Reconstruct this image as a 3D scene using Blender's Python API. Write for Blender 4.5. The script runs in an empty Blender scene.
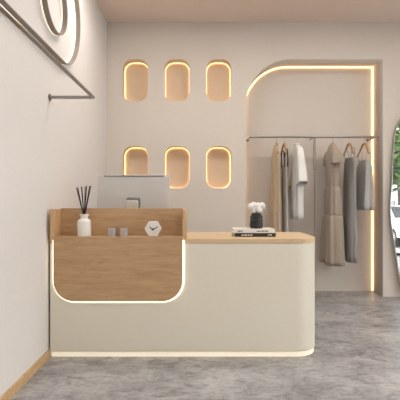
import bpy, bmesh, math, random
from mathutils import Vector, Matrix
R = math.radians
PI = math.pi
C = bpy.context.scene.collection
S = bpy.context.scene
random.seed(7)

# ------------------------------------------------------------------ camera, sky, lights, exposure
F = 421.0          # focal length in pixels of a 400 px wide frame
H = 1.2            # camera height
cd = bpy.data.cameras.new('camera'); cam = bpy.data.objects.new('camera', cd); C.objects.link(cam)
cam.location = (0, 0, H); cam.rotation_euler = (R(90), 0, 0)
cd.sensor_width = 36; cd.lens = F / 400 * 36; cd.clip_start = 0.05
S.camera = cam
S.view_settings.view_transform = 'Standard'
S.view_settings.look = 'None'
S.view_settings.gamma = 1
S.view_settings.use_curve_mapping = False
S.view_settings.exposure = 0.0
SKY = 7.8
w = bpy.data.worlds.new('overcast_sky'); S.world = w; w.use_nodes = True
nt = w.node_tree; bg = nt.nodes['Background']
tc = nt.nodes.new('ShaderNodeTexCoord'); nz = nt.nodes.new('ShaderNodeTexNoise'); cr = nt.nodes.new('ShaderNodeValToRGB')
nz.inputs['Scale'].default_value = 2.2; nz.inputs['Detail'].default_value = 4
cr.color_ramp.elements[0].position = .35; cr.color_ramp.elements[0].color = (.86, .90, .96, 1)
cr.color_ramp.elements[1].position = .65; cr.color_ramp.elements[1].color = (1, .98, .94, 1)
nt.links.new(tc.outputs['Generated'], nz.inputs['Vector']); nt.links.new(nz.outputs['Fac'], cr.inputs['Fac'])
nt.links.new(cr.outputs['Color'], bg.inputs['Color']); bg.inputs['Strength'].default_value = SKY
DOWNLIGHT = 9.0      # watts of each back row ceiling lamp; the added front row gets more
LED_WARM = (1.0, .60, .26)
LED_DESK = (1.0, .90, .72)
E_NICHE, E_ALCOVE, E_PANEL, E_PLINTH, E_RING = 3.8, 3.6, 1.7, .40, .65

# ------------------------------------------------------------------ materials
def mat(name, col, rough=.6, metal=0.0, spec=.5, col2=None, scale=20, stretch=(1, 1, 1), detail=4, bump=0.0, lo=.35, hi=.65,
        emit=None, es=0, coat=0, trans=0, ior=1.45, sheen=0):
    m = bpy.data.materials.new(name); m.use_nodes = True
    n = m.node_tree.nodes; l = m.node_tree.links; p = n['Principled BSDF']
    p.inputs['Roughness'].default_value = rough; p.inputs['Metallic'].default_value = metal
    p.inputs['Specular IOR Level'].default_value = spec; p.inputs['Base Color'].default_value = (*col, 1)
    p.inputs['Coat Weight'].default_value = coat; p.inputs['Transmission Weight'].default_value = trans; p.inputs['IOR'].default_value = ior
    p.inputs['Sheen Weight'].default_value = sheen
    if emit: p.inputs['Emission Color'].default_value = (*emit, 1); p.inputs['Emission Strength'].default_value = es
    t = n.new('ShaderNodeTexCoord'); mp = n.new('ShaderNodeMapping'); mp.inputs['Scale'].default_value = stretch
    nz = n.new('ShaderNodeTexNoise'); nz.inputs['Scale'].default_value = scale; nz.inputs['Detail'].default_value = detail
    l.new(t.outputs['Object'], mp.inputs['Vector']); l.new(mp.outputs['Vector'], nz.inputs['Vector'])
    if col2:
        r = n.new('ShaderNodeValToRGB'); r.color_ramp.elements[0].position = lo; r.color_ramp.elements[1].position = hi
        r.color_ramp.elements[0].color = (*col, 1); r.color_ramp.elements[1].color = (*col2, 1)
        l.new(nz.outputs['Fac'], r.inputs['Fac']); l.new(r.outputs['Color'], p.inputs['Base Color'])
    if bump:
        b = n.new('ShaderNodeBump'); b.inputs['Strength'].default_value = bump; b.inputs['Distance'].default_value = .01
        l.new(nz.outputs['Fac'], b.inputs['Height']); l.new(b.outputs['Normal'], p.inputs['Normal'])
    return m

def wood_mat(name, a, b, axis='x', rough=.45):
    m = mat(name, a, rough, col2=b, scale=3.2, stretch=(1.1, 9, 9) if axis == 'x' else (9, 9, 1.1), detail=6, lo=.3, hi=.7)
    n = m.node_tree.nodes; l = m.node_tree.links; p = n['Principled BSDF']
    t = n.new('ShaderNodeTexCoord'); mp = n.new('ShaderNodeMapping')
    mp.inputs['Scale'].default_value = (.9, 5, 5) if axis == 'x' else (5, 5, .9)
    wv = n.new('ShaderNodeTexNoise'); wv.inputs['Scale'].default_value = 7; wv.inputs['Detail'].default_value = 8; wv.inputs['Distortion'].default_value = 1.6
    l.new(t.outputs['Object'], mp.inputs['Vector']); l.new(mp.outputs['Vector'], wv.inputs['Vector'])
    r = n.new('ShaderNodeValToRGB'); r.color_ramp.elements[0].position = .25; r.color_ramp.elements[1].position = .5
    r.color_ramp.elements[0].color = (.72, .66, .60, 1); r.color_ramp.elements[1].color = (1, 1, 1, 1)
    l.new(wv.outputs['Fac'], r.inputs['Fac'])
    mx = n.new('ShaderNodeMix'); mx.data_type = 'RGBA'; mx.blend_type = 'MULTIPLY'; mx.inputs['Factor'].default_value = .7
    src = p.inputs['Base Color'].links[0].from_socket
    l.new(src, mx.inputs['A']); l.new(r.outputs['Color'], mx.inputs['B']); l.new(mx.outputs['Result'], p.inputs['Base Color'])
    return m

def floor_mat():
    m = bpy.data.materials.new('grey_stone_floor'); m.use_nodes = True
    n = m.node_tree.nodes; l = m.node_tree.links; p = n['Principled BSDF']
    t = n.new('ShaderNodeTexCoord')
    def noise(sc, st, det, dist=0.0, rg=.6):
        mp = n.new('ShaderNodeMapping'); mp.inputs['Scale'].default_value = st
        z = n.new('ShaderNodeTexNoise'); z.inputs['Scale'].default_value = sc; z.inputs['Detail'].default_value = det
        z.inputs['Distortion'].default_value = dist; z.inputs['Roughness'].default_value = rg
        l.new(t.outputs['Object'], mp.inputs['Vector']); l.new(mp.outputs['Vector'], z.inputs['Vector']); return z
    def ramp(z, a, ca, b, cb):
        r = n.new('ShaderNodeValToRGB'); e = r.color_ramp.elements
        e[0].position = a; e[0].color = (*ca, 1); e[1].position = b; e[1].color = (*cb, 1)
        l.new(z.outputs['Fac'], r.inputs['Fac']); return r
    base = ramp(noise(2.4, (1, 1.2, 1), 7, .6, .65), .32, FLOOR_A, .68, FLOOR_B)
    def mul(a, b, f):
        mx = n.new('ShaderNodeMix'); mx.data_type = 'RGBA'; mx.blend_type = 'MULTIPLY'; mx.inputs['Factor'].default_value = f
        l.new(a, mx.inputs['A']); l.new(b, mx.inputs['B']); return mx.outputs['Result']
    smear = ramp(noise(5, (1, 1.5, 1), 9, 1.2, .7), .33, (.46, .445, .445), .52, (1, 1, 1))
    fine = ramp(noise(17, (1, 1.5, 1), 9, .5, .75), .36, (.50, .49, .49), .54, (1, 1, 1))
    o = mul(mul(base.outputs['Color'], smear.outputs['Color'], .85), fine.outputs['Color'], .65)
    l.new(o, p.inputs['Base Color'])
    p.inputs['Roughness'].default_value = .42; p.inputs['Specular IOR Level'].default_value = .35
    return m
FLOOR_A, FLOOR_B = (.28, .271, .276), (.50, .492, .496)

def glass_pane_mat():
    m = bpy.data.materials.new('window_glass'); m.use_nodes = True
    n = m.node_tree.nodes; l = m.node_tree.links; n.remove(n['Principled BSDF'])
    tr = n.new('ShaderNodeBsdfTransparent'); gl = n.new('ShaderNodeBsdfGlossy'); gl.inputs['Roughness'].default_value = .02
    mx = n.new('ShaderNodeMixShader'); mx.inputs['Fac'].default_value = .04; tr.inputs['Color'].default_value = (.97, .98, .98, 1)
    l.new(tr.outputs[0], mx.inputs[1]); l.new(gl.outputs[0], mx.inputs[2])
    l.new(mx.outputs[0], n['Material Output'].inputs['Surface']); return m

def glow(name, col, s):
    return mat(name, (.9, .85, .75), .5, emit=col, es=s)

WALLC = (.68, .62, .565)
M = dict(
    wall=mat('plaster_wall', WALLC, .85, spec=.2, col2=(.70, .64, .585), scale=60, bump=.02),
    wall_l=mat('plaster_wall_pale', (.745, .715, .70), .85, spec=.2, col2=(.765, .735, .72), scale=60, bump=.02),
    ceil=mat('ceiling_paint', (.81, .68, .585), .9, spec=.1, col2=(.83, .70, .605), scale=40),
    floor=floor_mat(),
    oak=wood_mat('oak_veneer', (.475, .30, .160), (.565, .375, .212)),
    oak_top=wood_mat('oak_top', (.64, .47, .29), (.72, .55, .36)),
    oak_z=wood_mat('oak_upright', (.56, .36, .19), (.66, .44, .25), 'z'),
    cream=mat('cream_lacquer', (.775, .735, .63), .45, spec=.35, col2=(.785, .745, .64), scale=30),
    steel=mat('brushed_steel', (.33, .315, .30), .3, 1.0, col2=(.38, .365, .35), scale=80, stretch=(1, 1, 8)),
    steel_d=mat('dark_steel', (.16, .15, .14), .35, 1.0, col2=(.2, .19, .18), scale=60),
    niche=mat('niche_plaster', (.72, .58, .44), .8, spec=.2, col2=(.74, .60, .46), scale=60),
    bronze=mat('taupe_ring', (.27, .225, .185), .6, 0, col2=(.29, .245, .205), scale=40),
    led_niche=glow('niche_light', LED_WARM, E_NICHE), led_alc=glow('alcove_light', LED_WARM, E_ALCOVE),
    led_panel=glow('panel_light', LED_DESK, E_PANEL), led_plinth=glow('plinth_light', (1, .84, .56), E_PLINTH),
    led_foot_added=glow('added_floor_glow', LED_DESK, 1.0),
    led_ring=glow('ring_light', (1, .90, .74), E_RING),
    base=wood_mat('oak_skirting', (.55, .36, .18), (.64, .44, .24)),
    mirror=mat('mirror_silver', (.93, .94, .94), .0, 1.0, col2=(.94, .95, .95), scale=3),
    frame=mat('mirror_frame', (.42, .40, .39), .3, .9, col2=(.48, .46, .45), scale=50),
    alu=mat('silver_aluminium', (.58, .565, .56), .45, .25, col2=(.60, .585, .58), scale=90),
    alu_d=mat('dark_grey_band', (.22, .22, .22), .4, .3, col2=(.25, .25, .25), scale=40),
    stand=mat('pale_aluminium', (.80, .79, .79), .4, .3, col2=(.82, .81, .81), scale=40),
    ceramic=mat('white_ceramic', (.82, .80, .77), .3, coat=.3, col2=(.84, .82, .79), scale=20),
    reed=mat('black_reed', (.012, .011, .011), .6, col2=(.02, .02, .02), scale=200),
    frost=mat('smoky_glass', (.60, .54, .53), .22, trans=.35, col2=(.68, .62, .61), scale=30),
    wax=mat('candle_wax', (.82, .78, .76), .5, col2=(.86, .82, .8), scale=30),
    marble=mat('white_marble', (.84, .82, .80), .35, col2=(.74, .72, .70), scale=22, detail=8, lo=.55, hi=.72),
    black=mat('matt_black', (.015, .015, .016), .5, col2=(.02, .02, .02), scale=40),
    book_w=mat('white_book_cover', (.80, .79, .77), .45, col2=(.83, .82, .80), scale=25),
    book_k=mat('black_book_cover', (.02, .02, .021), .4, col2=(.03, .03, .03), scale=25),
    paper=mat('book_pages', (.70, .68, .63), .8, col2=(.78, .76, .71), scale=150, stretch=(.05, .05, 3)),
    vase=mat('dark_glazed_vase', (.012, .013, .014), .3, col2=(.03, .032, .034), scale=18),
    cotton=mat('white_cotton', (.86, .85, .84), .95, col2=(.74, .73, .72), scale=70, bump=.5, sheen=.4),
    hang=wood_mat('hanger_wood', (.42, .21, .09), (.52, .28, .13)),
    tan=mat('tan_cloth', (.50, .395, .285), .9, spec=.15, col2=(.54, .43, .315), scale=150, bump=.15, sheen=.2),
    silver_cloth=mat('pale_grey_cloth', (.47, .44, .41), .85, spec=.2, col2=(.52, .49, .455), scale=150, bump=.15, sheen=.2),
    white_cloth=mat('white_cloth', (.76, .755, .745), .9, spec=.15, col2=(.79, .785, .775), scale=150, bump=.15, sheen=.2),
    beige_cloth=mat('beige_cloth', (.36, .30, .245), .9, spec=.15, col2=(.40, .335, .275), scale=120, bump=.2, sheen=.2),
    grey_cloth=mat('grey_cloth', (.31, .305, .295), .9, spec=.15, col2=(.35, .345, .335), scale=150, bump=.15, sheen=.2),
    blue_cloth=mat('blue_grey_cloth', (.42, .412, .40), .9, spec=.15, col2=(.46, .452, .44), scale=150, bump=.15, sheen=.2),
    win=mat('window_frame', (.025, .025, .027), .4, col2=(.035, .035, .037), scale=20),
    glass=glass_pane_mat(),
    lamp=glow('lamp_lens', (1, .92, .8), 6),
    pave=mat('street_paving', (.40, .385, .37), .85, col2=(.52, .50, .48), scale=3, detail=8),
    asphalt=mat('asphalt', (.07, .07, .072), .9, col2=(.11, .11, .112), scale=60),
    leaf=mat('leaf_green', (.025, .06, .012), .6, col2=(.10, .17, .04), scale=3.5, detail=3),
    bark=mat('bark', (.045, .035, .028), .9, col2=(.09, .075, .06), scale=18, stretch=(3, 3, .6), bump=.5),
    render=mat('white_render', (.72, .71, .69), .85, col2=(.78, .77, .75), scale=6),
    car_w=mat('white_car_paint', (.78, .79, .80), .2, coat=1, col2=(.80, .81, .82), scale=10),
    car_b=mat('blue_grey_car_paint', (.28, .34, .45), .2, coat=1, col2=(.30, .36, .47), scale=10),
    tint=mat('tinted_glass', (.02, .025, .03), .05, col2=(.03, .035, .04), scale=10),
    tyre=mat('tyre_rubber', (.015, .015, .015), .8, col2=(.02, .02, .02), scale=80),
    red=mat('red_petals', (.50, .03, .03), .6, col2=(.65, .08, .06), scale=30),
    tail=mat('red_lamp_glass', (.45, .015, .015), .2, col2=(.5, .03, .03), scale=20),
)

# ------------------------------------------------------------------ mesh helpers
def obj(name, bm, m, parent=None, smooth=None, bevel=0):
    me = bpy.data.meshes.new(name)
    bmesh.ops.recalc_face_normals(bm, faces=bm.faces)
    bm.to_mesh(me); bm.free()
    me.materials.append(M[m] if isinstance(m, str) else m)
    o = bpy.data.objects.new(name, me); C.objects.link(o)
    if parent: o.parent = parent
    if smooth is not None:
        for p in me.polygons: p.use_smooth = True
        me.set_sharp_from_angle(angle=R(smooth))
    if bevel:
        b = o.modifiers.new('bevel', 'BEVEL'); b.width = bevel; b.segments = 2; b.limit_method = 'ANGLE'; b.angle_limit = R(50)
    return o
def tag(o, label=None, cat=None, group=None, kind=None):
    if label: o['label'] = label
    if cat: o['category'] = cat
    if group: o['group'] = group
    if kind: o['kind'] = kind
    return o
def thing(name, label, cat, loc=(0, 0, 0), rz=0, group=None):
    o = bpy.data.objects.new(name, None); C.objects.link(o); o.location = loc; o.rotation_euler = (0, 0, rz)
    o.empty_display_size = .05
    return tag(o, label, cat, group)
def struct(name, bm, m, smooth=None, bevel=0):
    return tag(obj(name, bm, m, None, smooth, bevel), kind='structure')
def box(x0, x1, y0, y1, z0, z1, bm=None):
    bm = bm or bmesh.new()
    v = [bm.verts.new(p) for p in ((x0, y0, z0), (x1, y0, z0), (x1, y1, z0), (x0, y1, z0), (x0, y0, z1), (x1, y0, z1), (x1, y1, z1), (x0, y1, z1))]
    for f in ((0, 3, 2, 1), (4, 5, 6, 7), (0, 1, 5, 4), (1, 2, 6, 5), (2, 3, 7, 6), (3, 0, 4, 7)): bm.faces.new([v[i] for i in f])
    return bm
MAP = {'xz': lambda a, b, h: (a, h, b), 'xy': lambda a, b, h: (a, b, h), 'yz': lambda a, b, h: (h, a, b)}
def prism(pts, plane, h0, h1, bm=None):
    bm = bm or bmesh.new(); f = MAP[plane]
    lo = [bm.verts.new(f(a, b, h0)) for a, b in pts]; hi = [bm.verts.new(f(a, b, h1)) for a, b in pts]
    bm.faces.new(lo); bm.faces.new(hi[::-1]); k = len(pts)
    for i in range(k): bm.faces.new((lo[i], lo[(i + 1) % k], hi[(i + 1) % k], hi[i]))
    return bm
def ring(outer, inner, plane, h0, h1, closed=True, bm=None):
    bm = bm or bmesh.new(); f = MAP[plane]; k = len(outer)
    A = [[bm.verts.new(f(a, b, h)) for a, b in p] for p in (outer, inner) for h in (h0, h1)]   # o0 o1 i0 i1
    o0, o1, i0, i1 = A
    for i in range(k if closed else k - 1):
        j = (i + 1) % k
        for q in ((o0[i], o0[j], i0[j], i0[i]), (o1[i], o1[j], i1[j], i1[i]), (o0[i], o0[j], o1[j], o1[i]), (i0[i], i0[j], i1[j], i1[i])): bm.faces.new(q)
    if not closed:
        for i in (0, k - 1): bm.faces.new((o0[i], o1[i], i1[i], i0[i]))
    return bm
def arc(cx, cy, r, a0, a1, n=10):
    return [(cx + r * math.cos(R(a0 + (a1 - a0) * i / n)), cy + r * math.sin(R(a0 + (a1 - a0) * i / n))) for i in range(n + 1)]
def rrect(x0, x1, y0, y1, r, n=10):
    return arc(x1 - r, y0 + r, r, -90, 0, n) + arc(x1 - r, y1 - r, r, 0, 90, n) + arc(x0 + r, y1 - r, r, 90, 180, n) + arc(x0 + r, y0 + r, r, 180, 270, n)
def tube(pts, rad, bm=None, seg=10, cap=True):
    bm = bm or bmesh.new(); pts = [Vector(p) for p in pts]; n = len(pts); rings = []
    rs = rad if isinstance(rad, (list, tuple)) else [rad] * n
    up = None
    for i, p in enumerate(pts):
        t = (pts[min(i + 1, n - 1)] - pts[max(i - 1, 0)]).normalized()
        if up is None: up = Vector((0, 0, 1)) if abs(t.z) < .9 else Vector((1, 0, 0))
        s = t.cross(up).normalized(); up = s.cross(t).normalized()
        rings.append([bm.verts.new(p + (s * math.cos(2 * PI * k / seg) + up * math.sin(2 * PI * k / seg)) * rs[i]) for k in range(seg)])
    for a, b in zip(rings, rings[1:]):
        for k in range(seg): bm.faces.new((a[k], a[(k + 1) % seg], b[(k + 1) % seg], b[k]))
    if cap: bm.faces.new(rings[0]); bm.faces.new(rings[-1][::-1])
    return bm
def lathe(prof, bm=None, seg=28, c=(0, 0, 0)):
    bm = bm or bmesh.new(); rings = []
    for r, z in prof:
        rings.append([bm.verts.new((c[0] + max(r, 1e-4) * math.cos(2 * PI * k / seg), c[1] + max(r, 1e-4) * math.sin(2 * PI * k / seg), c[2] + z)) for k in range(seg)])
    for a, b in zip(rings, rings[1:]):
        for k in range(seg): bm.faces.new((a[k], a[(k + 1) % seg], b[(k + 1) % seg], b[k]))
    bm.faces.new(rings[0]); bm.faces.new(rings[-1][::-1])
    return bm
def ball(c, r, bm=None, sub=2, lump=0.0, sc=(1, 1, 1)):
    bm = bm or bmesh.new()
    g = bmesh.ops.create_icosphere(bm, subdivisions=sub, radius=1)
    for v in g['verts']:
        k = r * (1 + random.uniform(-lump, lump))
        v.co = Vector((v.co.x * k * sc[0] + c[0], v.co.y * k * sc[1] + c[1], v.co.z * k * sc[2] + c[2]))
    return bm
def px(x, y, Y):
    return ((x - 200) * Y / F, Y, H + (200 - y) * Y / F)

# ------------------------------------------------------------------ the room
XL = -1.155; YB = 5.23; YA = 5.54; ZC = 3.411; XR = 4.9; YF = -2.6
ND = .15                              # niche depth
cols = [(122.5, 148), (164, 189.8), (206, 231.5)]; rows = [(59, 101.5), (146, 188.5)]
SCL = YB / F
niches = [((a - 200) * SCL, (b - 200) * SCL, H + (200 - d) * SCL, H + (200 - c) * SCL) for c, d in rows for a, b in cols]
AX0, AX1, AZ, AR = .571, 2.273, 2.952, .57

struct('floor', box(XL - .1, XR, YF, YA + .1, -.1, 0), 'floor')
struct('ceiling', box(XL - .1, XR + .1, YF - .1, YA + .1, ZC, ZC + .12), 'ceil')
struct('wall_left', box(XL - .1, XL, YF - .1, YA + .1, 0, ZC), 'wall_l')
def wall_with_openings():
    cu = bpy.data.curves.new('wall_outline', 'CURVE'); cu.dimensions = '2D'; cu.fill_mode = 'BOTH'; cu.extrude = (YA - YB) / 2
    outer = [(XL, 0), (AX0, 0)] + [(a, b) for a, b in arc(AX0 + AR, AZ - AR, AR, 180, 90, 24)] + [(AX1, AZ), (AX1, 0), (XR, 0), (XR, ZC), (XL, ZC)]
    for loop in [outer] + [rrect(a, b, c, d, .118, 12) for a, b, c, d in niches]:
        sp = cu.splines.new('POLY'); sp.points.add(len(loop) - 1); sp.use_cyclic_u = True
        for q, (a, b) in zip(sp.points, loop): q.co = (a, b, 0, 1)
    tmp = bpy.data.objects.new('tmp', cu); C.objects.link(tmp)
    dg = bpy.context.evaluated_depsgraph_get(); dg.update()
    me = bpy.data.meshes.new_from_object(tmp.evaluated_get(dg)); bpy.data.objects.remove(tmp)
    bm = bmesh.new(); bm.from_mesh(me)
    bmesh.ops.remove_doubles(bm, verts=bm.verts, dist=1e-5)
    for v in bm.verts: v.co = Vector((v.co.x, (YA + YB) / 2 - v.co.z, v.co.y))
    return bm
struct('wall_back', wall_with_openings(), 'wall')
struct('wall_alcove', box(XL - .1, XR + .1, YA, YA + .1, 0, ZC), 'wall')
# oak skirting along the left wall up to the desk
bb = box(XL, XL + .014, YF, 3.196, 0, .062); struct('baseboard_left', bb, 'base', bevel=.002)
# glazed shop front on the right side
def shopfront(name, along, fixed, a0, a1, step):
    bm = bmesh.new(); gl = bmesh.new()
    def b(u0, u1, z0, z1, t=.05, m=bm):
        if along == 'y': box(fixed, fixed + t, u0, u1, z0, z1, m)
        else: box(u0, u1, fixed - t, fixed, z0, z1, m)
    n = max(1, round((a1 - a0) / step)); s = (a1 - a0) / n
    for i in range(n + 1): b(a0 + i * s - .025, a0 + i * s + .025, 0, ZC)
    for i in range(n):
        u0, u1 = a0 + i * s + .025, a0 + (i + 1) * s - .025
        b(u0, u1, 0, .08); b(u0, u1, 2.55, 2.60); b(u0, u1, ZC - .08, ZC)
    o = struct(name, bm, 'win', bevel=.004)
    if along == 'y': box(fixed + .02, fixed + .03, a0, a1, .02, ZC - .02, gl)
    else: box(a0, a1, fixed - .03, fixed - .02, .02, ZC - .02, gl)
    tag(obj('pane', gl, 'glass', o), kind='structure')
shopfront('window_1', 'y', XR, YF, 3.4, 1.5)
struct('wall_right_light_block', box(XR, XR + .1, 3.425, YB, 0, ZC), 'wall')  # unseen wall piece added to block grazing daylight on the back wall
struct('wall_front', box(XL - .1, XR + .1, YF - .1, YF, 0, ZC), 'wall')  # unseen rear wall, closed so that less light comes from behind

# unseen ceiling lamps: back row for the top light, front row added as fill
for i, (x, y) in enumerate([(-.6, 3.75), (.85, 3.75), (2.15, 3.75), (-.35, 1.2), (1.2, 1.2), (2.8, 1.2)]):
    t = thing('ceiling_lamp', 'unseen round flush lamp on the tan ceiling, above the top of the photo', 'ceiling light', (x, y, ZC), 0, 'round ceiling lamps')
    obj('trim_ring', ring(arc(0, 0, .33, 0, 360, 40)[:-1], arc(0, 0, .315, 0, 360, 40)[:-1], 'xy', -.03, 0), 'stand', t)
    obj('lens', lathe([(.314, -.024), (.314, 0)], seg=40), 'lamp', t)
    ld = bpy.data.lights.new('lamp_light', 'AREA'); ld.energy = DOWNLIGHT * (1 if y > 3 else 1.35); ld.shape = 'DISK'; ld.size = .6; ld.color = (1, .97, .925)
    lo = bpy.data.objects.new('lamp_light', ld); C.objects.link(lo); lo.parent = t; lo.location = (0, 0, -.032)

# ------------------------------------------------------------------ wall niches
rn = ['top', 'bottom']; cn = ['left', 'middle', 'right']
nl = ['warm lit pill shaped wall niche in the top row, nearest the left wall corner',
      'warm lit pill shaped wall niche in the middle of the top row',
      'warm lit pill shaped wall niche in the top row, nearest the clothes alcove',
      'warm lit pill shaped wall niche half hidden behind the computer screen',
      'warm lit pill shaped wall niche in the middle of the bottom row, beside the screen',
      'warm lit pill shaped wall niche in the bottom row, nearest the clothes alcove']
for lab, (a, b, c, d) in zip(nl, niches):
    cx, cz = (a + b) / 2, (c + d) / 2; hw, hh = (b - a) / 2, (d - c) / 2
    t = thing('wall_niche', lab, 'wall niche', (cx, YB, c), 0, 'lit niches in the back wall')
    z0 = hh
    def off(e, r): return [(x, z + z0) for x, z in rrect(-hw + e, hw - e, -hh + e, hh - e, r - e, 12)]
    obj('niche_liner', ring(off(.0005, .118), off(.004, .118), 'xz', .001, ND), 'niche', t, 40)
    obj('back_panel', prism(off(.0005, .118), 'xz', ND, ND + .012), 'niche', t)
    obj('light_strip', ring(off(.0045, .118), off(.0085, .118), 'xz', ND - .014, ND - .006), 'led_niche', t, 40)

# alcove strip light: follows the rounded left corner, the top and the right side on the back wall
def alc(e):
    p = [(AX0 + e, .01)] + arc(AX0 + AR, AZ - AR, AR - e, 180, 90, 24) + [(AX1 - e, AZ - e), (AX1 - e, .01)]
    return p
ls = obj('light_strip', ring(alc(.002), alc(.013), 'xz', YA - .016, YA - .001, False), 'led_alc')
tag(ls, 'warm strip light running round the back edge of the clothes alcove', 'strip light')

# ------------------------------------------------------------------ left wall: backlit rings
def stadium(y0, y1, zc, r):
    return arc(y1, zc, r, -90, 90, 24) + arc(y0, zc, r, 90, 270, 24)
def wall_ring(label, y0, y1, zc, r, wd=.009):
    t = thing('wall_ring', label, 'wall decoration', (XL, (y0 + y1) / 2, zc), 0, 'backlit rings on the left wall')
    m = (y0 + y1) / 2
    obj('ring_band', ring(stadium(y0 - m, y1 - m, 0, r), stadium(y0 - m, y1 - m, 0, r - wd), 'yz', .010, .050), 'bronze', t, 40)
    obj('light_strip', ring(stadium(y0 - m, y1 - m, 0, r + .003), stadium(y0 - m, y1 - m, 0, r - wd - .008), 'yz', .0005, .010), 'led_ring', t, 40)
wall_ring('large outer taupe backlit ring high on the left wall', 1.5, 3.42, 2.797, .475)
wall_ring('small inner taupe backlit ring inside the larger one on the left wall', 3.265, 3.275, 2.745, .245)

# ------------------------------------------------------------------ left clothes rail
XRAIL = XL + .335; ZR = 1.988
t = thing('wall_rail', 'slim steel rail with end bracket on the pale left wall', 'rail', (XL, 3.23, ZR))
obj('bar', tube([(.335, 0, 0), (.335, -.02, 0), (.335, -4.0, 0)], .0125, seg=14), 'steel', t, 40)
obj('bracket', tube([(.006, 0, 0), (.345, 0, 0)], .0125, seg=14), 'steel', t, 40)
obj('wall_plate', tube([(0, 0, 0), (.008, 0, 0)], .026, seg=20), 'steel_d', t, 40)
obj('bracket', tube([(.006, -3.9, 0), (.335, -3.9, 0)], .0125, seg=14), 'steel', t, 40)
obj('wall_plate', tube([(0, -3.9, 0), (.008, -3.9, 0)], .026, seg=20), 'steel_d', t, 40)

# ------------------------------------------------------------------ reception desk
DX0, DX1, DY0, DY1, DR = -1.140, .915, 3.2, 3.855, .18
def plan(e):
    x0, x1, y0, y1 = DX0 + e, DX1 - e, DY0 + e, DY1 - e; r = DR - e; q = .03
    return [(x0, y0)] + arc(x1 - r, y0 + r, r, -90, 0, 16) + arc(x1 - q, y1 - q, q, 0, 90, 5) + [(x0, y1)]
desk = thing('reception_desk', 'cream reception desk with oak top and raised oak front at left', 'desk', (0, 0, 0))
ZT = .907
obj('cabinet_body', prism(plan(0), 'xy', .046, .869), 'cream', desk, 30, .003)
obj('countertop', prism(plan(-.003), 'xy', .869, ZT), 'oak_top', desk, 30, .003)
obj('base_foot', prism(plan(.05), 'xy', 0.0, .010), 'cream', desk, 30)
obj('plinth', prism(plan(.008), 'xy', .008, .046), 'led_plinth', desk, 30)
obj('light_strip', ring(plan(.025), plan(.042), 'xy', .0045, .0078), 'led_foot_added', desk, 30)  # hidden strip added under the plinth to throw a glow on the floor
YP = 3.165
PX0, PX1, PZ0, PZ1, PR = -1.1036, -.1316, .437, .92, .155
def pout(e, top):
    return [(PX1 + e, top)] + arc(PX1 - PR, PZ0 + PR, PR + e, 0, -90, 16) + arc(PX0 + PR, PZ0 + PR, PR + e, -90, -180, 16) + [(PX0 - e, top)]
obj('front_panel', prism(pout(0, PZ1 - .013), 'xz', YP, YP + .018), 'oak', desk, 30, .002)
obj('light_strip', ring(pout(.012, .897), pout(-.012, .897), 'xz', YP + .021, DY0 - .002, False), 'led_panel', desk, 30)
obj('shelf', box(PX0, PX1, YP, 3.345, ZT, PZ1), 'oak', desk, bevel=.0015)
sl = [(PX0, .905), (PX0, 1.130), ] + arc(-1.130 + .022, 1.130 - .022, .022, 90, 180, 8) + [(-1.130, .905)]
obj('side_panel', prism(sl, 'xz', YP, 3.365), 'oak_z', desk, 30)
obj('side_panel', box(PX1 + .0003, -.1045, YP, 3.365, .899, 1.130), 'oak_z', desk, bevel=.002)
obj('back_panel', box(PX0, PX1, 3.345, 3.365, ZT, 1.134), 'oak', desk, bevel=.0015)

# ------------------------------------------------------------------ computer, seen from behind
mx, my = -.576, 3.66
t = thing('desktop_computer', 'silver all in one computer seen from behind on the desk', 'computer', (mx, my, ZT))
def tilt(bm, a=-5, z=.26):
    bmesh.ops.rotate(bm, cent=(0, 0, z), matrix=Matrix.Rotation(R(a), 3, 'X'), verts=bm.verts); return bm
obj('housing', tilt(prism(rrect(-.313, .313, .085, .512, .014, 5), 'xz', -.012, .012)), 'alu', t, 30, .004)
b = bmesh.new()
rr = rrect(-.309, .309, .089, .508, .012, 6); rr2 = rrect(-.27, .27, .12, .478, .012, 6)
va = [b.verts.new((x, -.0118, z)) for x, z in rr]; vb = [b.verts.new((x, -.0165, z)) for x, z in rr2]
b.faces.new(vb)
for i in range(len(va)): b.faces.new((va[i], va[(i + 1) % len(va)], vb[(i + 1) % len(va)], vb[i]))
obj('rear_bulge', tilt(b), 'alu', t, 60)
obj('top_vent', tilt(prism(rrect(-.262, .262, .494, .507, .003, 3), 'xz', -.0165, -.0115)), 'alu_d', t)
obj('screen', tilt(prism(rrect(-.30, .30, .14, .50, .005, 4), 'xz', .0118, .0135)), 'black', t)
b = prism(rrect(-.052, .052, .0, .30, .012, 5), 'xz', -.060, -.048); tilt(b, 8, 0)
obj('stand', b, 'stand', t, 30, .002)
obj('stand_foot', prism(rrect(-.09, .09, -.07, .09, .01, 5), 'xy', 0, .008), 'stand', t, 30)
obj('hinge_mount', tilt(prism(rrect(-.060, .060, .19, .312, .015, 5), 'xz', -.030, -.0160)), 'alu_d', t, 30)

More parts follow.
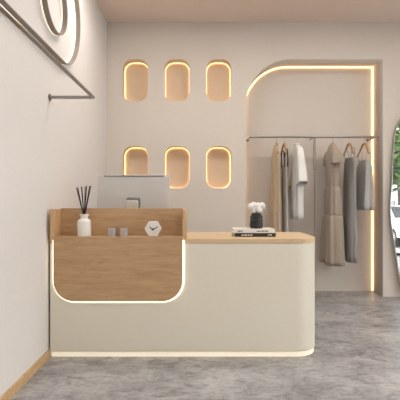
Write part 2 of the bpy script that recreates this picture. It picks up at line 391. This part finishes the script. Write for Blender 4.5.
# ------------------------------------------------------------------ things on the raised shelf
ys = 3.255; x = (84.2 - 200) * ys / F
t = thing('reed_diffuser', 'white ceramic reed diffuser bottle with black sticks on the shelf', 'reed diffuser', (x, ys, PZ1))
obj('bottle', lathe([(.048, 0), (.052, .004), (.052, .108), (.049, .120), (.040, .130), (.029, .135), (.028, .140), (.028, .158), (.034, .160), (.035, .166), (.033, .171), (.022, .171), (.020, .150)]), 'ceramic', t, 40)
for i, (dx, dy, h) in enumerate([(-.062, .01, .375), (-.045, -.02, .378), (-.028, .022, .384), (-.012, -.024, .380), (.004, .018, .384), (.024, -.015, .392), (.037, .016, .388), (.052, -.004, .392)]):
    k = .08 / .39
    obj('reed', tube([(-dx * .28, -dy * .28, .02), (dx * .12, dy * .12, .165), (dx, dy, h)], .0036, seg=6), 'reed', t, 60)
for i, (xx, lab, cat) in enumerate([(112, 'smoky glass candle cup next to the white reed diffuser', 'candle holder'), (123.8, 'smoky glass candle cup with a pale candle, nearer the hexagonal clock', 'candle holder')]):
    ys = 3.25; x = (xx - 200) * ys / F
    t = thing('candle_cup', lab, cat, (x, ys, PZ1), R(8), 'glass candle cups on the shelf')
    obj('cup', ring(rrect(-.030, .030, -.030, .030, .010, 5), rrect(-.025, .025, -.025, .025, .007, 5), 'xy', .008, .064), 'frost', t, 40)
    obj('cup_base', prism(rrect(-.030, .030, -.030, .030, .010, 5), 'xy', 0, .008), 'frost', t, 40)
    obj('candle', lathe([(.020, .008), (.022, .012), (.022, .040 + .008 * i), (.018, .043 + .008 * i)], seg=20), 'wax' if i else 'frost', t, 40)
    obj('wick', tube([(0, 0, .04), (0, .001, .056)], .0012, seg=6), 'black', t)

ys = 3.25; x = (153.3 - 200) * ys / F; hr = .066
hexa = [(hr * math.cos(R(60 * i)), hr * math.sin(R(60 * i)) + hr * math.sin(R(60)) + .001) for i in range(6)]
hc = hexa[0][1]
t = thing('desk_clock', 'white hexagonal marble clock with black hands on the shelf', 'clock', (x, ys, PZ1), R(-4))
obj('case', prism(hexa, 'xz', -.018, .018), 'marble', t, 20, .003)
def inset(k): return [(a * k, (b - hc) * k + hc) for a, b in hexa]
obj('bezel', ring(inset(.97), inset(.92), 'xz', -.0195, -.017), 'ceramic', t, 20)
def hand(L, ang, wd):
    d = Vector((math.sin(R(ang)), math.cos(R(ang)))); nrm = Vector((d.y, -d.x))
    p = [d * -.008 + nrm * wd, d * L + nrm * wd * .6, d * L - nrm * wd * .6, d * -.008 - nrm * wd]
    return [(q.x, q.y + hc - .004) for q in p]
obj('hour_hand', prism(hand(.034, -52, .0042), 'xz', -.0215, -.0195), 'black', t)
obj('minute_hand', prism(hand(.046, 62, .0038), 'xz', -.0235, -.0215), 'black', t)
obj('hand_pin', tube([(0, -.018, hc - .004), (0, -.025, hc - .004)], .0045, seg=12), 'black', t)

# ------------------------------------------------------------------ books and vase on the counter
def book(name, label, x0, x1, y0, y1, z, th, cover, rz, marks, ink):
    cx, cy = (x0 + x1) / 2, (y0 + y1) / 2; hx, hy = (x1 - x0) / 2, (y1 - y0) / 2
    t = thing(name, label, 'book', (cx, cy, z), R(rz), 'stacked books on the counter')
    b = box(-hx, hx, -hy, hy, 0, .003); box(-hx, hx, -hy, hy, th - .003, th, b); box(-hx, hx, -hy, -hy + .004, .003, th - .003, b)
    obj('cover', b, cover, t)
    obj('page_block', box(-hx + .005, hx - .005, -hy + .005, hy - .006, .003, th - .003), 'paper', t)
    for (u0, u1, n) in marks:
        m = bmesh.new()
        for k in range(n):
            a = u0 + (u1 - u0) * k / n; e = (u1 - u0) / n * random.uniform(.55, .8)
            box(a, a + e, -hy - .0006, -hy + .0004, th * .34, th * random.uniform(.6, .72), m)
        obj('spine_lettering', m, ink, t)
    return t
book('book', 'black closed book at the bottom of the stack on the oak counter', .275, .600, 3.345, 3.57, ZT, .030, 'book_k', 1, [(-.11, -.02, 7), (.10, .135, 3)], 'book_w')
book('book', 'white closed book at the top of the stack, under the vase', .268, .598, 3.35, 3.565, ZT + .030, .030, 'book_w', -1.2, [(-.13, -.09, 4), (.02, .115, 9)], 'black')
zb = ZT + .060; yv = 3.47; xv = (256.3 - 200) * yv / F
t = thing('vase_stand_in', 'small dark vase of white cotton balls, stand-in for a toy figure on the white book', 'vase', (xv, yv, zb))  # vase put in place of a small toy figure
obj('vase_body', lathe([(.046, 0), (.052, .004), (.054, .03), (.050, .07), (.046, .10), (.040, .118), (.037, .126), (.030, .126), (.028, .105)]), 'vase', t, 40)
for k in range(3):
    z = .028 + .03 * k; obj('vase_rib', lathe([(.0505, z), (.0555 - .0012 * k, z + .004), (.0555 - .0012 * k, z + .009), (.0505, z + .013)]), 'vase', t, 40)
for i, (dx, dy, z, r) in enumerate([(-.046, -.006, .178, .028), (-.018, .030, .190, .026), (.016, .026, .186, .027), (.046, -.002, .184, .029), (.003, -.026, .172, .031), (-.020, -.020, .150, .022), (.024, -.018, .148, .022)]):
    s = obj('stem', tube([(dx * .2, dy * .2, .10), (dx * .7, dy * .7, z - r * .8)], .002, seg=6), 'bark', t)
    obj('cotton_ball', ball((dx, dy, z), r, None, 3, .05), 'cotton', s, 60)

# ------------------------------------------------------------------ alcove clothes rail
YR = 5.255; RX0, RX1 = .625, 2.205
t = thing('alcove_rail', 'steel clothes rail across the lit alcove with the clothes on it', 'rail', (0, YR, ZR))
bar = lambda x0, x1: tube([(x0, 0, 0), (x1, 0, 0)], .0135, seg=14)
obj('bar', bar(RX0 - .011, RX1 + .011), 'steel', t, 40)
for x in (RX0, RX1):
    obj('bracket', tube([(x, 0, 0), (x, YA - YR - .006, 0)], .0105, seg=14), 'steel', t, 40)
    obj('wall_plate', tube([(x, YA - YR - .008, 0), (x, YA - YR - .0005, 0)], .019, seg=20), 'steel_d', t, 40)
xm = (314.6 - 200) * YR / F
obj('support_bracket', tube([(xm, .012, 0), (xm, YA - YR - .03, -.0)], .009, seg=12), 'steel', t, 40)
obj('support_sleeve', box(xm - .016, xm + .016, -.008, .008, -.42, -.012), 'steel', t, bevel=.003)
obj('support_post', tube([(xm, 0, -ZR + .006), (xm, 0, -.42)], .0055, seg=12), 'steel', t, 40)
obj('floor_plate', tube([(xm, 0, -ZR + .0005), (xm, 0, -ZR + .007)], .03, seg=20), 'steel', t, 40)

# ------------------------------------------------------------------ hangers and clothes
ZH = 1.895         # apex of the wooden hanger
def hanger(xpx, label, rz=-90, half=.195, drop=.135):
    x = (xpx - 200) * YR / F
    t = thing('coat_hanger', label, 'hanger', (x, YR, ZH), R(rz), 'wooden hangers on the alcove rail')
    b = bmesh.new()
    for s in (-1, 1):
        tube([(0, 0, .008), (s * .04, 0, .002), (s * .10, -.006, -drop * .42), (s * half * .8, -.012, -drop * .80), (s * half, -.016, -drop)], [.013, .013, .0115, .011, .010], b, 10)
    obj('yoke', b, 'hang', t, 50)
    pts = [(0, 0, 0), (0, 0, .045)] + [(0.0 + .021 * math.sin(R(a)), 0, .0885 - .0 + .021 * -math.cos(R(a))) for a in range(-20, 0, 10)]
    pts = [(0, 0, .004), (0, 0, .05), (.004, 0, .062)] + [(.0175 * math.cos(R(a)), 0, .0915 + .0175 * math.sin(R(a))) for a in range(-60, 190, 18)]
    obj('hook', tube(pts, .0022, seg=8), 'steel', t, 60)
    return t
def loft(secs, n=56, bm=None, folds=9, seed=0, capb=False):
    """secs: (z, cx, cy, half_width, half_depth, fold)"""
    bm = bm or bmesh.new(); rnd = random.Random(seed); ph = [rnd.uniform(0, 6.28) for _ in range(4)]
    rings = []
    for z, cx, cy, hw, hd, fo in secs:
        rg = []
        for k in range(n):
            a = 2 * PI * k / n
            f = math.sin(folds * a + ph[0] + .8 * z) * .55 + math.sin((folds * 2 - 3) * a + ph[1]) * .3 + math.sin((folds // 2 + 1) * a + ph[2] - z) * .35
            ca, sa = math.cos(a), math.sin(a)
            p = .75
            ex = math.copysign(abs(ca) ** p, ca); ey = math.copysign(abs(sa) ** p, sa)
            rg.append(bm.verts.new((cx + ex * (hw + fo * f * 1.0), cy + ey * (hd + fo * f * 1.7), z)))
        rings.append(rg)
    for a, b in zip(rings, rings[1:]):
        for k in range(n): bm.faces.new((a[k], a[(k + 1) % n], b[(k + 1) % n], b[k]))
    if capb: bm.faces.new(rings[-1])
    return bm
def dens(secs, m=6):
    out = []
    for a, b in zip(secs, secs[1:]):
        for i in range(m):
            t = i / m; out.append(tuple(p + (q - p) * t for p, q in zip(a, b)))
    out.append(secs[-1]); return out
def cloth(name, bm, m, parent):
    o = obj(name, bm, m, parent, 180)
    s = o.modifiers.new('thickness', 'SOLIDIFY'); s.thickness = .003; s.offset = 0
    return o
def garment(name, label, cat, xpx, rz=-90):
    return thing(name, label, cat, ((xpx - 200) * YR / F, YR, ZH), R(rz), None)

# 1 tan dress, long
hanger(276.5, 'wooden hanger holding the long tan dress, nearest the alcove rounded corner')
t = garment('dress', 'long tan sleeveless dress at the left end of the alcove rail', 'dress', 276.0)
cloth('body', loft(dens([(-.005, 0, 0, .045, .018, 0), (-.045, 0, 0, .105, .026, .001), (-.10, 0, 0, .165, .032, .003), (-.17, 0, 0, .18, .034, .006), (-.40, 0, 0, .170, .034, .012), (-.60, 0, 0, .175, .036, .018), (-.90, 0, 0, .185, .038, .022), (-1.20, 0, 0, .20, .040, .024)]), seed=4, folds=5), 'tan', t)
# 1b pale grey slip with black straps, just beside it
hanger(284.2, 'wooden hanger with the pale grey slip beside the tan dress', -90)
t = garment('slip_dress', 'long pale grey slip dress with black straps beside the tan dress', 'dress', 284.6, -90)
cloth('body', loft(dens([(-.27, 0, 0, .10, .018, .002), (-.42, 0, 0, .13, .021, .005), (-.70, 0, 0, .15, .025, .008), (-1.00, 0, 0, .165, .029, .010), (-1.19, 0, 0, .175, .032, .011)]), seed=9, folds=6), 'silver_cloth', t)
for s in (-1, 1):
    b = bmesh.new()
    for k in (-1, 1): tube([(s * .09, k * .018, -.285), (s * .10, k * .020, -.19), (s * .112, k * .013, -.085), (s * .112, 0, -.066)], .007, b, 8)
    obj('strap', b, 'black', t, 60)
# 2 white shirt
hanger(297, 'wooden hanger holding the white short sleeved shirt')
t = garment('shirt', 'white short sleeved shirt hanging on the alcove rail', 'shirt', 296.6, -90)
cloth('body', loft(dens([(-.005, 0, 0, .055, .026, 0), (-.04, 0, 0, .11, .036, .001), (-.085, 0, 0, .185, .044, .002), (-.16, 0, 0, .205, .052, .003), (-.40, 0, 0, .195, .052, .007), (-.93, 0, 0, .205, .050, .012)]), seed=5, folds=5), 'white_cloth', t)
for s in (-1, 1):
    b = loft(dens([(.015, 0, 0, .030, .030, .0), (-.02, 0, 0, .052, .042, .001), (-.12, 0, 0, .070, .048, .003), (-.30, 0, 0, .082, .054, .005), (-.45, 0, 0, .090, .058, .007)]), 36, seed=6, folds=4)
    bmesh.ops.rotate(b, cent=(0, 0, 0), matrix=Matrix.Rotation(R(-17 if s > 0 else 6), 3, 'Y'), verts=b.verts)
    bmesh.ops.translate(b, vec=(s * .165, -.004, -.075), verts=b.verts)
    cloth('sleeve', b, 'white_cloth', t)
cloth('collar', loft([(.008, 0, 0, .052, .028, 0), (-.004, 0, 0, .060, .032, 0), (-.014, 0, 0, .068, .034, 0)], 36), 'white_cloth', t)
# 3 beige tiered dress
hanger(332.5, 'wooden hanger holding the long beige tiered dress')
t = garment('tiered_dress', 'long beige tiered dress with frilled sleeves on the alcove rail', 'dress', 332.6, -93)
cloth('bodice', loft(dens([(-.003, 0, 0, .05, .026, 0), (-.04, 0, 0, .10, .042, .001), (-.10, 0, 0, .165, .062, .004), (-.20, 0, 0, .175, .066, .006), (-.48, 0, 0, .155, .060, .009), (-.545, 0, 0, .150, .056, .007)]), seed=11, folds=8), 'beige_cloth', t)
cloth('skirt', loft(dens([(-.535, 0, 0, .152, .058, .004), (-.565, 0, 0, .165, .066, .012), (-.72, 0, 0, .170, .070, .014), (-.885, 0, 0, .172, .072, .013)]), seed=12, folds=9), 'beige_cloth', t)
cloth('hem_tier', loft(dens([(-.878, 0, 0, .174, .074, .004), (-.905, 0, 0, .195, .088, .016), (-1.15, 0, 0, .225, .092, .020), (-1.485, 0, 0, .25, .104, .024)]), seed=13, folds=9), 'beige_cloth', t)
for s in (-1, 1):
    b = loft(dens([(0, 0, 0, .022, .050, .002), (-.04, s * .022, 0, .036, .058, .006), (-.10, s * .038, 0, .045, .066, .010), (-.17, s * .040, 0, .046, .060, .011)]), 44, seed=14, folds=7)
    bmesh.ops.translate(b, vec=(s * .155, 0, -.085), verts=b.verts)
    cloth('frilled_sleeve', b, 'beige_cloth', t)
# 4 grey trousers / pinafore
hanger(349.2, 'wooden hanger holding the long grey pinafore')
t = garment('pinafore', 'long grey pinafore dress with thin straps beside the beige dress', 'dress', 349.8, -86)
cloth('body', loft(dens([(-.17, 0, 0, .11, .022, .002), (-.24, 0, 0, .145, .024, .006), (-.50, 0, 0, .145, .026, .014), (-.95, 0, 0, .135, .026, .018), (-1.465, 0, 0, .125, .026, .020)]), seed=21, folds=4), 'grey_cloth', t)
for s in (-1, 1):
    b = bmesh.new()
    for k in (-1, 1): tube([(s * .085, k * .024, -.18), (s * .095, k * .024, -.12), (s * .104, k * .012, -.062), (s * .104, 0, -.05)], .005, b, 8)
    obj('strap', b, 'grey_cloth', t, 60)
# 5 short blue grey camisole dress
hanger(364.2, 'wooden hanger holding the short strappy dress by the alcove right side')
t = garment('camisole_dress', 'short blue grey strappy dress at the right end of the alcove rail', 'dress', 364.6, -84)
cloth('body', loft(dens([(-.20, 0, 0, .105, .030, .002), (-.28, 0, 0, .145, .042, .008), (-.45, 0, 0, .165, .044, .020), (-.82, 0, 0, .19, .058, .034)]), seed=31, folds=5), 'blue_cloth', t)
for s in (-1, 1):
    b = bmesh.new()
    for k in (-1, 1): tube([(s * .095, k * .028, -.21), (s * .105, k * .026, -.14), (s * .112, k * .012, -.072), (s * .112, 0, -.056)], .004, b, 8)
    obj('strap', b, 'blue_cloth', t, 60)

# ------------------------------------------------------------------ wavy standing mirror
def closed_spline(p, m=8):
    out = []; n = len(p)
    for i in range(n):
        a, b, c, d = [Vector(p[(i + k) % n]) for k in (-1, 0, 1, 2)]
        for j in range(m):
            t = j / m
            out.append(tuple(.5 * ((2 * b) + (c - a) * t + (2 * a - 5 * b + 4 * c - d) * t * t + (3 * b - a - 3 * c + d) * t ** 3)))
    return out
mo = [(2.62, 2.285), (2.50, 2.235), (2.425, 2.12), (2.388, 1.98), (2.367, 1.69), (2.352, 1.42), (2.331, 1.15), (2.342, .93), (2.373, .71), (2.400, .51), (2.432, .30), (2.475, .12), (2.58, .022), (2.72, .012),
      (2.86, .06), (2.96, .22), (2.99, .46), (2.96, .75), (2.92, 1.02), (2.94, 1.30), (2.99, 1.56), (2.99, 1.85), (2.92, 2.10), (2.80, 2.25)]
cxm = 2.65
out = closed_spline([(a - cxm, b) for a, b in mo])
def shrink(e):
    r = []; n = len(out)
    for i in range(n):
        tx, tz = out[(i + 1) % n][0] - out[i - 1][0], out[(i + 1) % n][1] - out[i - 1][1]; L = math.hypot(tx, tz)
        nx, nz_ = -tz / L, tx / L
        r.append((out[i][0] + nx * e, out[i][1] + nz_ * e))
    return r
inn = shrink(.010)
if sum(abs(a[0]) for a in inn) > sum(abs(a[0]) for a in out): inn = shrink(-.010)
t = thing('floor_mirror', 'tall wavy edged mirror in slim grey frame leaning on the wall', 'mirror', (cxm, 5.155, -.003)); t.rotation_euler = (R(-1.0), 0, 0)
t.location.z = -.008
obj('frame', ring(out, inn, 'xz', -.012, .024), 'frame', t, 40)
obj('mirror_glass', prism(inn, 'xz', -.004, .018), 'mirror', t)

# ------------------------------------------------------------------ the street outside, seen in the mirror
struct('ground', box(-30, 40, -45, 30, -.26, -.11), 'pave')
struct('road', box(6.6, 12.5, -45, 30, -.11, -.10), 'asphalt')
def leafball(bm, c, r, n, s):
    for _ in range(n):
        d = Vector((random.gauss(0, 1), random.gauss(0, 1), random.gauss(0, 1))).normalized() * r * random.uniform(.55, 1.0)
        p = Vector(c) + Vector((d.x, d.y, d.z * .8))
        u = Vector((random.gauss(0, 1), random.gauss(0, 1), random.gauss(0, .6))).normalized(); v = u.orthogonal().normalized()
        q = [p - u * s, p + v * s * .5, p + u * s, p - v * s * .5]
        bm.faces.new([bm.verts.new(k) for k in q])
def tree(label, x, y, h, r):
    t = thing('street_tree', label, 'tree', (x, y, -.11), 0, 'trees along the street')
    b = tube([(0, 0, 0), (.05, .02, h * .3), (-.03, .05, h * .55), (0, 0, h * .75)], [.16, .12, .09, .05], None, 10)
    for k in range(5):
        a = k * 1.26; tube([(0, .03, h * (.36 + .05 * k)), (math.cos(a) * r * .4, math.sin(a) * r * .4, h * (.5 + .05 * k)), (math.cos(a) * r * .8, math.sin(a) * r * .8, h * (.58 + .06 * k))], [.05, .035, .015], b, 7)
    obj('trunk', b, 'bark', t, 50)
    b = bmesh.new()
    for k in range(9):
        a = k * 2.4; leafball(b, (math.cos(a) * r * .55, math.sin(a) * r * .55, h * (.58 + .045 * k)), r * .6, 260, .16)
    obj('crown', b, 'leaf', t)
tree('leafy street tree nearest the shop window, reflected in the mirror', 8.0 - 1.9, -5.4, 4.6, 1.5)
tree('leafy street tree across the road, reflected in the mirror', 13.2, -13.2, 6.0, 2.0)
tree('tall leafy tree farther along the street, reflected in the mirror', 13.6, -18.5, 7.0, 2.4)
tree('leafy street tree outside the right shop window', 13.4, -7.5, 5.5, 1.9)
def car(label, x, y, rz, paint):
    t = thing('parked_car', label, 'car', (x, y, -.10), R(rz), 'cars parked in the street')
    side = [(-2.1, .30), (-2.15, .62), (-2.05, .88), (-1.72, .96), (-1.25, 1.40), (-.60, 1.48), (.35, 1.46), (1.02, .98), (1.85, .86), (2.12, .66), (2.15, .32)]
    b = bmesh.new(); n = len(side); L = []
    for yy, k in ((-.86, 0), (-.78, 1), (.78, 1), (.86, 0)):
        L.append([b.verts.new((px_, yy * (1 if z < .9 else .86), z if k or z < 1 else z - .03)) for px_, z in side])
    for A, B in zip(L, L[1:]):
        for i in range(n): b.faces.new((A[i], A[(i + 1) % n], B[(i + 1) % n], B[i]))
    b.faces.new(L[0]); b.faces.new(L[-1][::-1])
    obj('body', b, paint, t, 40, .03)
    for s in (-1, 1):
        wnd = [(-1.45, 1.0), (-1.15, 1.34), (.28, 1.38), (.85, 1.0)]
        obj('side_window', prism(wnd, 'xz', s * .735, s * .752) if s > 0 else prism(wnd, 'xz', -.752, -.735), 'tint', t)
        for xx in (-1.3, 1.3):
            o = obj('wheel', tube([(xx, s * .68, .32), (xx, s * .87, .32)], .32, seg=24), 'tyre', t, 40)
            obj('hubcap', tube([(xx, s * .865, .32), (xx, s * .88, .32)], .19, seg=20), 'alu', o, 40)
        obj('tail_lamp', box(-2.17, -2.08, s * .78 - .08, s * .78 + .08, .62, .78), 'tail', t)
        obj('head_lamp', box(2.02, 2.13, s * .68 - .1, s * .68 + .1, .62, .74), 'stand', t)
    for q in ([(1.01, 1.0), (.40, 1.43)], [(-1.27, 1.36), (-1.70, .98)]):
        b = bmesh.new(); (xa, za), (xb, zb_) = q
        vs = [b.verts.new(p) for p in ((xa, -.66, za + .012), (xa, .66, za + .012), (xb, .58, zb_ + .012), (xb, -.58, zb_ + .012))]
        b.faces.new(vs); bmesh.ops.solidify(b, geom=b.faces[:], thickness=.01)
        obj('windscreen', b, 'tint', t)
car('white car parked outside the shop, reflected in the mirror', 7.75, -5.9, 92, 'car_w')
car('blue grey car parked across the road from the shop window', 11.3, -9.8, -88, 'car_b')
car('white car parked farther down the road, past the nearest white car', 8.0, -12.2, 90, 'car_w')
def planter(x, y, lab):
    t = thing('planter', lab, 'planter', (x, y, -.11), 0, 'flower planters on the pavement')
    obj('trough', box(-.3, .3, -.9, .9, 0, .5), 'render', t, bevel=.02)
    b = bmesh.new(); leafball(b, (0, -.4, .62), .38, 160, .07); leafball(b, (0, .4, .62), .38, 160, .07); obj('foliage', b, 'leaf', t)
    b = bmesh.new()
    for _ in range(26): ball((random.uniform(-.3, .3), random.uniform(-.8, .8), random.uniform(.78, .98)), .06, b, 1, .1)
    tag(obj('flowers', b, 'red', t), kind='stuff')
planter(13.1, -11.2, 'pale planter of red flowers on the far side of the road')
def building(x, y, wdt, h, lab):
    t = thing('building', lab, 'building', (x, y, -.11), 0, 'pale buildings across the road')
    obj('wall', box(0, 6, -wdt / 2, wdt / 2, 0, h), 'render', t)
    for r_ in range(int(h // 3)):
        for k in range(int(wdt // 2.4)):
            yy = -wdt / 2 + 1.2 + k * 2.4
            f = obj('window', box(-.06, .02, yy - .6, yy + .6, .7 + r_ * 3, 2.3 + r_ * 3), 'win', t)
            obj('pane', box(-.07, -.055, yy - .53, yy + .53, .78 + r_ * 3, 2.22 + r_ * 3), 'tint', f)
building(16.5, -20, 14, 9, 'pale rendered building across the road, reflected in the mirror')
building(16.5, -4, 14, 9, 'pale rendered building facing the right shop window')
